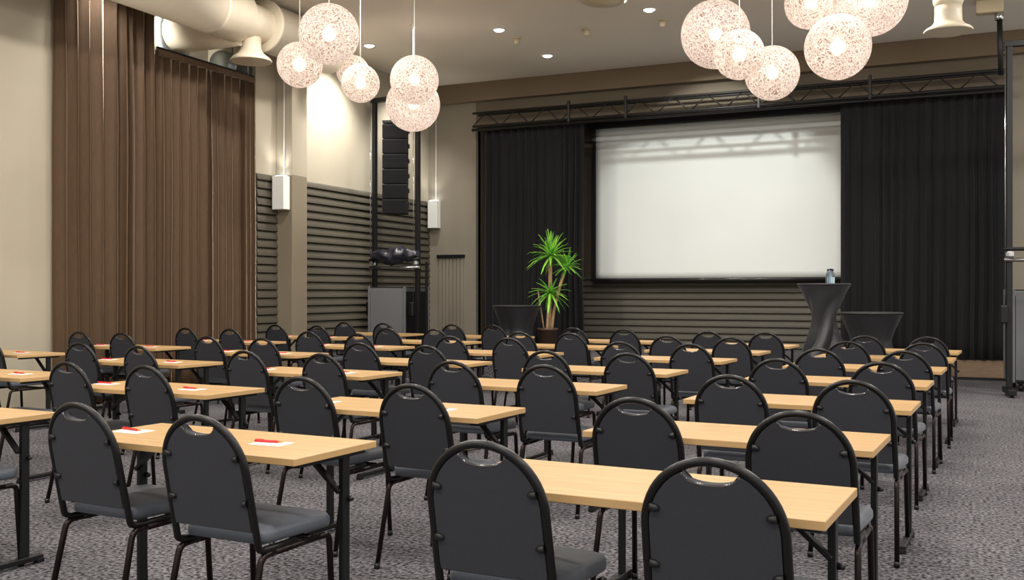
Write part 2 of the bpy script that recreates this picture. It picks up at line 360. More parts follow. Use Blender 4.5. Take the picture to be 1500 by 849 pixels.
# grooved grille on the front wall beside the stage
gx0, gx1 = at_y(643, 400, YF).x, at_y(680, 400, YF).x
gz = at_y(660, 373, YF).z; gw = gx1 - gx0
g = thing('wall_grille', 'taupe wall grille of narrow vertical slats left of the black stage curtain', 'grille', ((gx0 + gx1) / 2, YF, 0))
m = MB()
for i in range(7):
    x = -gw / 2 + gw * (i + .5) / 7
    m.box((x, -.012, gz / 2), (gw / 7 * .72, .024, gz - .12), bevel=.006)
m.build('slat_panel', M['wall_front'], g)
MB().box((0, -.03, gz - .03), (gw + .04, .06, .06), bevel=.004).build('top_slot', M['black_metal'], g)

# ------------------------------------------------------------------ curtains
def curtain_mesh(L, z0, z1, seed, wl=.16, amp=.05, flare=0.0, irregular=.5, mats=None, top=0.0, name='fabric', rows=14, parent=None):
    rnd = random.Random(seed); n = int(L / .014)
    # irregular pleats: random knots of phase
    ph = [0.0]; xs = [0.0]
    while xs[-1] < L + .5:
        xs.append(xs[-1] + wl * rnd.uniform(1 - irregular, 1 + irregular)); ph.append(ph[-1] + 2 * PI)
    am = [rnd.uniform(.55, 1.15) for _ in xs]
    def pleat(x):
        i = max(0, min(len(xs) - 2, next((k for k in range(len(xs) - 1) if xs[k + 1] > x), len(xs) - 2)))
        t = (x - xs[i]) / (xs[i + 1] - xs[i]); a = am[i] * (1 - t) + am[i + 1] * t
        return t * 2 * PI, a, i
    verts, faces = [], []
    for r in range(rows + 1):
        v = r / rows; z = z1 + (z0 - z1) * v
        for k in range(n + 1):
            x = L * k / n; p, a, i = pleat(x)
            g = amp * a * (.6 + .4 * min(1, v * 3)) * (1 + flare * v)
            y = g * math.cos(p) + .012 * noise.noise(Vector((x * 3, v * 4, seed)))
            xx = x - .35 * g * math.sin(2 * p) + .02 * noise.noise(Vector((x * 1.5, v * 2.5, seed + 9)))
            verts.append((min(max(xx, 0), L), y, z))
    for r in range(rows):
        for k in range(n):
            i = r * (n + 1) + k; faces.append((i, i + 1, i + n + 2, i + n + 1))
    m = MB(); m.add(verts, faces, 0, True)
    o = m.build(name, mats, parent)
    s = o.modifiers.new('thickness', 'SOLIDIFY'); s.thickness = .004
    return o

CX = -9.5
def y_at_x(px, x): d = ray(px); return d[1] * x / d[0]
yA, yB, yC = y_at_x(84, CX), y_at_x(229, CX), y_at_x(371.5, CX)
t = thing('curtain', 'tall brown velour curtain reaching up to the ceiling, beside the plain beige wall', 'curtain', (CX, yA, 0), PI / 2, 'brown curtains on the left wall')
curtain_mesh(yB - yA, .02, CEIL - .06, 3, .19, .085, mats=M['velour'], parent=t)
MB().box(((yB - yA) / 2, 0, CEIL - .02), (yB - yA, .05, .04)).build('curtain_track', M['cream'], t)
t = thing('curtain', 'shorter brown velour curtain ending below the round duct, beside the slatted wall', 'curtain', (CX, yB + .01, 0), PI / 2, 'brown curtains on the left wall')
curtain_mesh(yC - yB - .01, .02, 4.42, 5, .125, .065, mats=M['velour'], parent=t)
m = MB(); LL = yC - yB - .01
m.box((LL / 2, 0, 4.445), (LL, .07, .075), bevel=.006)
m.build('pleated_heading', M['velour'], t)
MB().box((LL / 2, .0, 4.50), (LL, .03, .03)).build('curtain_track', M['black_metal'], t)
MB().tube([(LL * .93, 0, 4.5), (LL * .93, 0, CEIL)], .02).build('track_hanger', M['galv'], t)

YC = 16.88
xa, xb = at_y(709, 300, YC).x, at_y(857, 300, YC).x
ztop = 4.37
t = thing('curtain', 'black stage curtain behind the green plant, left of the projection screen', 'curtain', (xa, YC, 0), 0, 'black stage curtains')
curtain_mesh(xb - xa, .335, ztop, 11, .15, .065, mats=M['black_curtain'], parent=t)
xc, xd = at_y(1231, 300, YC).x, at_y(1474, 300, YC).x
t = thing('curtain', 'wide black stage curtain right of the projection screen', 'curtain', (xc, YC, 0), 0, 'black stage curtains')
curtain_mesh(xd - xc, .315, ztop, 12, .16, .065, mats=M['black_curtain'], parent=t)

# ------------------------------------------------------------------ truss over the stage
tx0, tx1 = at_y(696, 180, 16.7).x, at_y(1476, 120, 16.7).x
zt0, zt1 = 4.42, 4.665; ty0, ty1 = 16.60, 16.82
t = thing('lighting_truss', 'black lattice truss spanning above the stage curtains and screen', 'truss', (tx0, 16.7, 0))
TL = tx1 - tx0
for zz in (zt0, zt1):
    for yy in (ty0, ty1):
        MB().tube([(0, yy - 16.7, zz), (TL, yy - 16.7, zz)], .022, 8).build('chord', M['black_truss'], t)
for yy, sh in ((ty0, 0),):
    m = MB(); x = sh; k = 0
    while x < TL - .28:
        m.tube([(x, yy - 16.7, zt0 if k % 2 == 0 else zt1), (x + .27, yy - 16.7, zt1 if k % 2 == 0 else zt0)], .011, 6); x += .27 if k % 2 == 0 else .32; k += 1
    m.build('lacing', M['black_truss'], t)
for px in (836, 919, 1113, 1275):
    x = at_y(px, 150, 16.7).x - tx0
    MB().box((x, -.1, (zt0 + zt1) / 2 + .02), (.05, .05, zt1 - zt0 + .14), bevel=.01).build('coupler', M['black_metal'], t)
MB().tube([(-.06, -.0, 4.375), (TL, -.0, 4.375)], .03, 10).build('curtain_rail', M['black_truss'], t)

# ------------------------------------------------------------------ screen
YS = 17.9
sx0, sx1 = at_y(873, 300, YS).x, at_y(1231, 300, YS).x + .25
sz0, sz1 = at_y(873, 407.5, YS).z, 4.43
t = thing('projection_screen', 'large white projection screen hanging between the black curtains', 'screen', (sx0, YS, 0))
SL = sx1 - sx0
m = MB(); vs, fs = [], []; nx, nz_ = 40, 24
for j in range(nz_ + 1):
    for i in range(nx + 1):
        u, v = i / nx, j / nz_
        vs.append((SL * u, .006 * noise.noise(Vector((u * 5, v * 3, 2))), sz0 + (sz1 - sz0) * v))
for j in range(nz_):
    for i in range(nx): k = j * (nx + 1) + i; fs.append((k, k + 1, k + nx + 2, k + nx + 1))
m.add(vs, fs, 0, True); o = m.build('screen_cloth', M['screen'], t)
s = o.modifiers.new('thickness', 'SOLIDIFY'); s.thickness = .003; s.offset = 1
for x in (-.035, SL + .035):
    MB().box((x, .0, (sz0 + sz1) / 2), (.07, .008, sz1 - sz0)).build('black_border', M['plastic'], t)
MB().tube([(-.07, 0, sz0 - .03), (SL + .07, 0, sz0 - .03)], .032, 12).build('weight_bar', M['trim'], t)
MB().box((SL / 2, .03, sz1 + .13), (SL + .3, .18, .26), bevel=.02).build('roller_case', M['plastic'], t)

# ------------------------------------------------------------------ stretch-covered tables
def cover_table(label, x, y, H, R, waist, base, twist, m, lob=4, group=None, amp=.42, e1=1.9):
    t = thing('cocktail_table' if H > .9 else 'low_table', label, 'table', (x, y, .33), random.uniform(0, 1), group)
    MB().lathe([(0, H - .03), (R - .02, H - .03), (R, H - .022), (R + .004, H - .01), (R - .004, H), (0, H)], n=48).build('table_top', m, t)
    n, rows = 64, 30; vs, fs = [], []
    for r in range(rows + 1):
        v = r / rows; z = (H - .03) * (1 - v)
        w_ = abs(v - .5) * 2
        rad = waist + ((R - .004) - waist) * (w_ ** e1) if v < .5 else waist + (base - waist) * (w_ ** 1.5)
        fold = max(0, (v - .08)) ** .8
        for j in range(n):
            a = 2 * PI * j / n
            lobes = (abs(math.cos((a + twist * v) * lob / 2)) - .64)
            k = 1 + lobes * (amp * fold)
            vs.append((rad * k * math.cos(a), rad * k * math.sin(a), max(z, 0.004)))
    for r in range(rows):
        for j in range(n): fs.append((r * n + j, r * n + (j + 1) % n, (r + 1) * n + (j + 1) % n, (r + 1) * n + j))
    MB2 = MB(); MB2.add(vs, fs, 0, True); MB2.build('stretch_cover', m, t)
    return t
hp = at_depth(1207, 415, 14.4); H1 = hp.z - .33
cover_table('tall black table with a twisted stretch cover, holding water bottles', hp.x, hp.y, H1, .37, .165, .32, 2.6, M['stretch_grey'], lob=4, amp=.95)
lp = at_depth(1275.5, 457, 13.7)
cover_table('low black covered table beside the tall one, before the right stage curtain', lp.x, lp.y, .74, .415, .25, .33, .0, M['stretch'], e1=1.3, group='low covered tables')
lp2 = at_depth(757, 447, 16.9)
cover_table('low black covered table left of the green plant', lp2.x, lp2.y, lp2.z - .33, .41, .25, .33, .0, M['stretch'], e1=1.3, group='low covered tables')

def bottle(label, x, y, z, s=1.0):
    t = thing('water_bottle', label, 'bottle', (x, y, z), 0, 'water bottles on the tall table')
    MB().lathe([(.0, 0), (.028, 0), (.033, .006), (.033, .11), (.030, .135), (.014, .172), (.0125, .185), (0, .185)], n=20).build('body', M['bottle'], t)
    MB().lathe([(0, .186), (.0155, .186), (.0155, .208), (.013, .212), (0, .212)], n=14).build('cap', M['plastic'], t)
for lab, px, dY in (('clear water bottle, left one of the rear pair on the tall table', 1213, .10), ('clear water bottle, right one of the rear pair on the tall table', 1219.5, .12), ('clear water bottle standing in front of the rear pair on the tall table', 1216.5, -.10)):
    d = ray(px); Y = 14.4 + dY; bottle(lab, d[0] * Y, d[1] * Y, hp.z + .001)

# ------------------------------------------------------------------ yucca
pp = at_depth(802, 480, 17.0); PZ = .33
t = thing('potted_yucca', 'tall green yucca plant in a brown pot before the left stage curtain', 'plant', (pp.x, pp.y, PZ))
ph_ = pp.z - PZ
MB().lathe([(0, 0), (.13, 0), (.165, ph_ - .04), (.18, ph_ - .04), (.18, ph_), (.165, ph_), (.16, ph_ - .05)], n=32).build('pot', M['pot'], t)
MB().lathe([(0, ph_ - .045), (.16, ph_ - .05)], n=24, cap=False).build('soil', M['soil'], t)
def loc(px, py, off=0):
    p = at_depth(px, py, 17.0 + off); return Vector((p.x - pp.x, p.y - pp.y, p.z - PZ))
def crown(cx, cy, n, L, seed, elev=(-35, 80), off=0):
    rnd = random.Random(seed); base = loc(cx, cy, off); m = MB()
    for i in range(n):
        az = i * 2.399 + rnd.uniform(-.2, .2); el = math.radians(elev[0] + (elev[1] - elev[0]) * (i / n) ** .9 + rnd.uniform(-8, 8)); l = L * rnd.uniform(.8, 1.1); w_ = .027 * rnd.uniform(.8, 1.2)
        h = Vector((math.cos(az), math.sin(az), 0)); side = Vector((-math.sin(az), math.cos(az), 0)); vs, k = [], 7
        for j in range(k + 1):
            s = j / k; droop = -.28 * l * s ** 2.2 * math.cos(el) * rnd.uniform(.8, 1.1)
            p = base + h * (l * s * math.cos(el)) + Vector((0, 0, l * s * math.sin(el) + droop))
            ww = w_ * (.55 + 1.5 * s - 2.0 * s * s) if s < 1 else .001
            ww = max(ww, .0015); up = Vector((0, 0, 1)) * math.cos(el) - h * math.sin(el)
            vs += [p - side * ww + up * ww * .35, p, p + side * ww + up * ww * .35]
        fs = []
        for j in range(k): fs += [(3 * j, 3 * j + 1, 3 * j + 4, 3 * j + 3), (3 * j + 1, 3 * j + 2, 3 * j + 5, 3 * j + 4)]
        m.add(vs, fs, 0 if rnd.random() < .7 else 1, True)
    o = m.build('leaf_crown', [M['leaf'], M['leaf_dark']], t)
    s = o.modifiers.new('thickness', 'SOLIDIFY'); s.thickness = .003
crown(807, 374, 50, .46, 1); crown(831, 391, 34, .34, 2, off=.1); crown(806, 428, 34, .40, 3, (-60, 60), off=-.05)
def trunk(pts, r):
    MB().tube(fillet([loc(*p) for p in pts], .15), r, 10).build('trunk', M['bark'], t)
trunk([(804, 488), (806, 440), (806, 374)], .032); trunk([(808, 488), (811, 455), (821, 415), (830, 391, .1)], .026); trunk([(801, 488, -.05), (802, 470, -.05), (805, 432, -.05)], .024)
trunk([(798, 488, -.04), (793, 458, -.06), (788, 425, -.08)], .012)

# ------------------------------------------------------------------ wall sconces
def sconce(label, x, y, z, w_, h_, d_):
    t = thing('wall_sconce', label, 'wall lamp', (x, y, z), 0, 'white box wall lamps')
    m = MB(); m.box((0, -d_ / 2 - .005, 0), (w_, d_, h_), bevel=.008); m.build('lamp_body', M['white'], t)
    MB().box((0, -d_ / 2, h_ / 2 + .004), (w_ * .7, d_ * .6, .006)).build('light_opening', M['downlight'], t)
    MB().tube([(0, -.012, h_ / 2), (0, -.012, CEIL - z - .005)], .008, 6).build('supply_conduit', M['white'], t)
sconce('white box wall lamp beside the pillar, next to the brown curtain', -9.33, 12.27, 2.83, .21, .50, .16)
s2 = at_y(635.5, 314, YF - .1)
sconce('white box wall lamp in the corner left of the grille', s2.x, YF - .002, s2.z, .20, .53, .16)

# ------------------------------------------------------------------ ducts and air outlets
t = thing('ventilation_duct', 'big beige round duct under the ceiling above the brown curtains', 'duct', (-8.66, 10.6, 4.94))
RX = Matrix.Rotation(-PI / 2, 3, 'X'); RY = Matrix.Rotation(PI / 2, 3, 'Y')
R_ = .33
MB().lathe([(R_, 0), (R_, 5.0), (R_ + .008, 5.0), (R_ + .008, 5.05), (R_, 5.05), (R_, 5.55), (R_ * .8, 5.62), (0, 5.62)], (0, -5.75, 0), 48, rot=RX).build('pipe', M['duct'], t)
MB().lathe([(.24, 0)] + [(.24 + (.006 if i % 2 else 0), .05 + i * .04) for i in range(12)] + [(.24, .8)], (0, -.2, 0), 40, rot=RX).build('ribbed_neck', M['duct'], t)
MB().lathe([(0, 0), (R_ + .02, 0), (R_ + .03, .01), (R_ + .03, .04), (R_, .06), (R_, 1.6), (0, 1.6)], (0, .28, 0), 48, rot=RX).build('end_section', M['duct'], t)
MB().lathe([(.27, -.53), (.275, -.515), (.25, -.48), (.17, -.42), (.135, -.36), (.13, -.2)], (0, .07, 0), 40).build('bell_outlet', M['duct'], t)
MB().lathe([(0, -.500), (.22, -.510)], (0, .07, 0), 32, cap=False).build('outlet_core', M['ceiling'], t)
MB().lathe([(.27, 0), (.27, 1.3)], (-1.35, -.1, -.07), 40, rot=RY).build('branch_pipe', M['duct'], t)
MB().lathe([(.27, 0), (.345, 0), (.345, .06), (.27, .06)], (-1.2, -.1, -.07), 40, rot=RY).build('branch_flange', M['ring'], t)
t2 = thing('steel_duct_end', 'bare steel duct end peeking over the short brown curtain', 'duct', (-9.75, 11.3, 4.62))
MB().lathe([(0, .0), (.17, 0), (.19, .01), (.19, .12), (.205, .12), (.205, .16), (.19, .16), (.19, .5)], (0, 0, 0), 36, rot=RX).build('pipe', M['galv'], t2)
MB().tube([(0, .3, .18), (0, .3, CEIL - 4.62 + .0)], .012, 6).build('hanger_rod', M['galv'], t2)

rp = at_depth(1389, 47, 11.8)
t = thing('ventilation_outlet', 'pale bell-shaped air outlet hanging from the ceiling at top right', 'air outlet', (rp.x, rp.y, rp.z))
MB().lathe([(.265, 0), (.272, .018), (.25, .04), (.19, .075), (.155, .12), (.15, .22), (.15, .30)], n=40).build('bell', M['duct'], t)
MB().lathe([(.15, .30), (.17, .36), (.175, .5), (.175, CEIL - rp.z)], n=40).build('drop_pipe', M['duct'], t)
MB().lathe([(0, .03), (.20, .02)], n=32, cap=False).build('outlet_core', M['ceiling'], t)

# ------------------------------------------------------------------ small things on the ceiling
def ceil_pt(px, py): return at_z(px, py, CEIL)
for lab, px, py in (('small bright recessed downlight, leftmost of the ceiling spots over the room centre', 731, 43), ('small bright recessed downlight nearest the brown header beam', 802, 81), ('small bright recessed downlight at top centre, near the round ceiling vent', 951, 13.5), ('bright recessed downlight above the left wall, behind the hanging globes', 541, 66)):
    p = ceil_pt(px, py)
    t = thing('downlight', lab, 'ceiling light', (p.x, p.y, CEIL), 0, 'recessed ceiling downlights')
    MB().lathe([(.075, -.001), (.105, -.001), (.105, -.010), (.085, -.014), (.075, -.010)], n=32).build('rim', M['white'], t)
    MB().lathe([(0, -.036), (.05, -.030), (.078, -.012)], n=32, cap=False).build('lens', M['downlight'], t)
for lab, px, py in (('small beige ceiling sensor below the leftmost downlight', 757, 59), ('small beige ceiling sensor in the middle of the three', 859, 46), ('small beige ceiling sensor beside the large globe cluster', 971, 33)):
    p = ceil_pt(px, py - 4)
    t = thing('ceiling_sensor', lab, 'sensor', (p.x, p.y, CEIL), 0, 'small ceiling sensors')
    MB().lathe([(.07, 0), (.07, -.012), (.045, -.018)], n=24).build('base_plate', M['cream'], t)
    MB().lathe([(.045, -.016), (.045, -.07), (.036, -.1), (0, -.112)], n=24).build('dome', M['cream'], t)
p = ceil_pt(885, -2)
t = thing('ceiling_vent', 'round beige ceiling vent cut by the top edge of the photo', 'vent', (p.x, p.y, CEIL))
MB().lathe([(.22, -.004), (.30, -.004), (.31, -.02), (.27, -.05), (.22, -.035)], n=48).build('ring', M['duct'], t)
MB().lathe([(0, -.06), (.2, -.05), (.215, -.03)], n=48, cap=False).build('disc', M['cream'], t)

# ------------------------------------------------------------------ globe lamps
GL = [('biggest globe of the left cluster, hanging at its top', 482, 50, 44, .31), ('left lower globe of the left cluster, under the biggest one', 439, 95, 33, .25),
      ('pale globe half hidden behind another in the middle of the left cluster', 517, 105, 24, .25), ('small globe in front of the pale one, middle of the left cluster', 528, 122, 28, .24),
      ('upper globe of the pair before the hanging speaker', 607, 117, 35.5, .31), ('lower globe of the pair before the hanging speaker', 605, 153, 39.5, .40),
      ('large globe at the left end of the right cluster', 1048, 50, 50, .40), ('middle globe of the diagonal row of three in the right cluster', 1083, 80, 36.5, .26),
      ('lowest globe of the diagonal row of three in the right cluster', 1131, 107, 39.5, .31), ('globe cut by the photo top, left of the three at top right', 1187, 5, 37, .31),
      ('large globe cut by the photo top, rightmost of all', 1275, 0, 52.5, .42), ('fully visible globe hanging in front of the two cut by the photo top', 1227, 69, 47.5, .31)]
for lab, px, py, r, R in GL:
    p = at_depth(px, py, R * F_PX / r)
    t = thing('globe_pendant', 'glowing wound-string ' + lab, 'pendant lamp', p, random.uniform(0, 6), 'wound-string globe pendants')
    vs = MB()
    prof = [(R * math.sin(PI * i / 40), -R * math.cos(PI * i / 40)) for i in range(41)]
    vs.lathe([(max(a, .0001), b) for a, b in prof], n=64, cap=False).build('globe_shade', M['globe'], t)
    MB().lathe([(0, -.075), (.03, -.068), (.053, -.053), (.068, -.03), (.075, 0), (.068, .03), (.053, .053), (.03, .068), (.02, .09), (0, .1)], n=20).build('bulb', M['bulb'], t)
    bl = bpy.data.lights.new('bulb_light', 'POINT'); bo = bpy.data.objects.new('bulb_light', bl); C.objects.link(bo); bo.parent = t
    bl.energy = E_GLOBE * (R / .3) ** 2; bl.color = (1, .94, .88); bl.shadow_soft_size = .08
    MB().tube([(0, 0, .09), (0, 0, CEIL - p.z - .03)], .006, 6).build('cord', M['white'], t)
    MB().lathe([(.05, CEIL - p.z), (.05, CEIL - p.z - .02), (.012, CEIL - p.z - .04), (0, CEIL - p.z - .04)], n=20).build('ceiling_rose', M['white'], t)

# ------------------------------------------------------------------ sound rigs
def rig(label, x, y, rz, half, H, chrome=True):
    t = thing('lifting_tower', label, 'speaker stand', (x, y, 0), rz, 'speaker lifting towers')
    for s in (-1, 1):
        m = MB(); m.box((s * half, 0, H / 2 + .06), (.07, .07, H - .12), bevel=.006); m.build('mast', M['black_metal'], t)
        m = MB(); m.box((s * half, 0, .07), (.10, .56, .07), bevel=.008)
        for q in (-.22, .22): m.lathe([(0, -.018), (.03, -.018), (.035, -.01), (.035, .01), (.03, .018), (0, .018)], (s * half, q, .036), 16, rot=RY)
        m.build('base_foot', M['black_metal'], t)
        for q in ((.19,) if s > 0 else ()): MB().box((s * half + q, .0, 1.0), (.035, .035, 1.7), bevel=.004).build('brace_leg', M['black_metal'], t)
        MB().box((s * half, -.06, 1.83), (.10, .10, .10), bevel=.03).build('clamp', M['chrome'], t)
        MB().box((s * half - .07, -.05, 1.06), (.09, .12, .24), bevel=.02).build('winch', M['black_metal'], t)
        MB().tube([(s * half - .055, -.05, 1.17), (s * half - .055, -.05, H - .02)], .006, 6).build('steel_cable', M['chrome'], t)
    MB().box((0, 0, H - .03), (2 * half + .12, .08, .08), bevel=.008).build('top_bar', M['black_metal'], t)
    for z in (1.76, 1.90): MB().tube([(-half - .07, -.05, z), (half + .07, -.05, z)], .024, 10).build('cross_bar', M['chrome'] if (chrome and z < 1.8) else M['black_metal'], t)
    return t
TH = 4.66
lm, rm = at_depth(549, 300, 17.15), at_depth(612, 300, 16.6)
rc = (lm + rm) / 2; rzl = math.atan2(rm.y - lm.y, rm.x - lm.x); hl = (Vector((rm.x, rm.y)) - Vector((lm.x, lm.y))).length / 2
rig('black speaker lifting tower in the left corner, behind the grey case', rc.x, rc.y, rzl, hl, TH)
b = thing('fabric_bundle', 'crumpled black shiny fabric bundle lying on the left tower cross bar', 'fabric', (rc.x, rc.y, 1.93), rzl)
m = MB(); n, k = 28, 14; vs, fs = [], []
for i in range(n + 1):
    u = i / n; x = -.50 + 1.02 * u; r = .13 * math.sin(PI * min(max(u, .02), .98)) ** .5 + .012
    for j in range(k):
        a = 2 * PI * j / k; q = 1 + .75 * noise.noise(Vector((x * 7, math.cos(a) * 1.6, math.sin(a) * 1.6)))
        vs.append((x, -.05 + r * q * math.cos(a) * 1.1, .045 + r * q * math.sin(a) * .9 - .02 * (1 - abs(2 * u - 1))))
for i in range(n):
    for j in range(k): fs.append((i * k + j, i * k + (j + 1) % k, (i + 1) * k + (j + 1) % k, (i + 1) * k + j))
m.add(vs, fs, 0, True); m.add(vs[:k], [tuple(range(k))]); m.add(vs[-k:], [tuple(range(k))]); m.build('cloth', M['cloth_bundle'], b)

def line_array(label, x, y, ztop, rz, top, cabs=6):
    t = thing('line_array_speaker', label, 'speaker', (x, y, ztop), rz, 'hanging line array speakers')
    MB().box((0, 0, -.025), (.42, .34, .05), bevel=.006).build('flying_frame', M['black_metal'], t)
    MB().tube([(0, 0, -.01), (0, 0, top - ztop)], .01, 6).build('hoist_chain', M['black_metal'], t)
    h = .25
    for i in range(cabs):
        z = -.06 - h * i - h / 2
        m = MB(); out = [(-.21, -.17), (.21, -.17), (.17, .17), (-.17, .17)]
        m.prism(out, z - h / 2 + .006, z + h / 2 - .006, bevel=.006); o = m.build('cabinet', M['cabinet'], t)
        m = MB()
        for q in range(8): m.box((0, -.174, z - .09 + q * .026), (.39, .008, .012))
        m.build('grille', M['cabinet'], o)
        MB().box((.192, .1, z + .03), (.02, .05, .07), bevel=.004).build('rigging_plate', M['trim'], o)
    return t
ap = at_depth(581, 178, 16.75)
line_array('tall black line array speaker hanging in the left corner', ap.x, ap.y, ap.z, .35, TH - .05)

def flight_case(label, x, y, rz, W_, D_, H_):
    """origin at the near left corner"""
    t = thing('flight_case', label, 'case', (x, y, 0), rz, 'grey flight cases')
    z0 = .13
    MB().box((W_ / 2, D_ / 2, (H_ + z0) / 2), (W_, D_, H_ - z0), bevel=.01).build('body', M['plastic'], t)
    MB().box((W_ / 2, -.006, (H_ + z0) / 2), (W_ - .05, .012, H_ - z0 - .06), bevel=.003).build('front_panel', M['case_grey'], t)
    MB().box((W_ / 2, D_ / 2, H_ - .05), (W_ + .012, D_ + .012, .06), bevel=.004).build('lid_band', M['galv'], t)
    m = MB()
    for (xx, yy) in ((0, 0), (W_, 0), (W_, D_), (0, D_)): m.box((xx, yy, (H_ + z0) / 2), (.035, .035, H_ - z0 + .01), bevel=.004)
    m.build('corner_edges', M['case_grey'], t)
    for (xx, yy) in ((.1, .1), (W_ - .1, .1), (W_ - .1, D_ - .1), (.1, D_ - .1)):
        MB().lathe([(0, -.02), (.045, -.02), (.05, -.012), (.05, .012), (.045, .02), (0, .02)], (xx, yy, .05), 18, rot=RY).box((xx, yy, .115), (.08, .08, .03)).build('caster', M['black_metal'], t)
    for zz in (.45, 1.0):
        o = MB().box((W_ + .004, D_ / 2, zz), (.012, .2, .14), bevel=.004).build('handle_dish', M['black_metal'], t)
        MB().tube([(W_ + .02, D_ / 2 - .07, zz), (W_ + .02, D_ / 2 + .07, zz)], .01, 8).build('grip', M['trim'], o)
    return t
cp = at_depth(541, 420, 16.9)
flight_case('grey and black flight case standing under the left tower', cp.x, cp.y, 0, .69, .8, cp.z)

mp_ = at_depth(1478.5, 300, 12.9); hr = .56; rzr = .1
rcx, rcy = mp_.x + hr * math.cos(rzr), mp_.y + hr * math.sin(rzr)
rig('black speaker lifting tower at the right edge, beside the right stage curtain', rcx, rcy, rzr, hr, 4.58)
line_array('black line array speaker cut by the right edge of the photo', rcx - .05, rcy - .05, 4.22, -.35, 4.55)
c2 = at_depth(1486, 425, 13.25)
flight_case('grey flight case cut by the right edge of the photo', c2.x, c2.y + .25, .1, .7, .8, 1.38)
hp2 = at_depth(1464, 20, 13.5)
t = thing('hanging_pipe', 'black pipe hanging from a pale ceiling mount above the right tower', 'pipe', (hp2.x, hp2.y, 0))
MB().tube([(0, 0, CEIL - .2), (0.02, 0, 4.28)], .035, 12).build('pipe', M['black_metal'], t)
MB().box((-.12, 0, CEIL - .09), (.34, .2, .18), bevel=.03).build('ceiling_mount', M['cream'], t)
MB().lathe([(.05, 0), (.06, .03), (.06, .09), (.04, .12)], (0, 0, CEIL - .28), 20).build('pipe_clamp', M['chrome'], t)
MB().box((.06, 0, 4.62), (.14, .04, .04), bevel=.006).build('stay_bracket', M['black_metal'], t)

# ------------------------------------------------------------------ folding tables
TW, TD, TZ = 1.2, .51, .74
ux = Vector((math.cos(ALPHA), math.sin(ALPHA), 0)); uy = Vector((-ux.y, ux.x, 0))
COL = {'A': 'rightmost column', 'B': 'second column from the right', 'C': 'middle column', 'D': 'second column from the left', 'E': 'leftmost column'}
ROW = ['nearest', 'second', 'third', 'fourth', 'fifth', 'sixth', 'seventh']
FIRST = {'A': 1, 'B': 1, 'C': 1, 'D': 2, 'E': 3}
def row(n): return ROW[int(n[1]) - FIRST[n[0]]] + ' table'

def make_table():
    t = thing('folding_table', 'x', 'table')
    m = MB(); m.box((0, 0, TZ - .0135), (TW, TD, .027), bevel=.002, seg=1, mat=0)
    for g in m.bm.faces:
        if abs(g.normal.z) < .5: g.material_index = 1
    m.bm.normal_update()
    for g in m.bm.faces: g.material_index = 0 if g.normal.z > .7 else 1
    m.build('tabletop', [M['wood'], M['edge']], t)
    for s in (-1, 1):
        x = s * (TW / 2 - .045); yp = .10
        l = MB().box((x, yp, .375), (.024, .042, .67), bevel=.003).build('leg', M['black_metal'], t)
        MB().box((x, -.02, .028), (.034, .43, .028), bevel=.005).box((x, -.22, .012), (.036, .04, .022), bevel=.003).box((x, .18, .012), (.036, .04, .022), bevel=.003).build('foot_bar', M['black_metal'], l)
        MB().lathe([(0, 0), (.011, 0), (.011, .016), (.006, .022), (0, .022)], (x + .012, yp + .012, .53), 10, rot=RY).build('lock_knob', M['plastic'], l)
        MB().bar((x, yp - .03, .56), (x - s * .17, yp - .03, TZ - .03), .014, .028, (0, 1, 0)).build('brace', M['black_metal'], t)
        MB().box((x, .0, TZ - .035), (.05, TD - .1, .016), bevel=.002).box((x - s * .17, yp - .03, TZ - .036), (.08, .05, .018), bevel=.002).build('mounting_rail', M['black_metal'], t)
    MB().box((0, .19, TZ - .04), (TW - .2, .02, .025), bevel=.002).build('under_rail', M['black_metal'], t)
    return t
proto = make_table(); used = False
for n in sorted(TABLES):
    o = proto if not used else copy_tree(proto); used = True
    p = Vector((*TABLES[n], 0)) - ux * (TW / 2) - uy * (TD / 2)
    o.location = p; o.rotation_euler = (0, 0, ALPHA + random.uniform(-.006, .006))
    if n == 'E3':o.rotation_euler = (0, 0, ALPHA - .06)
    tag(o, f'narrow beech-topped folding table with black legs, {row(n)} of the {COL[n[0]]}', 'table', 'narrow beech-topped folding tables')

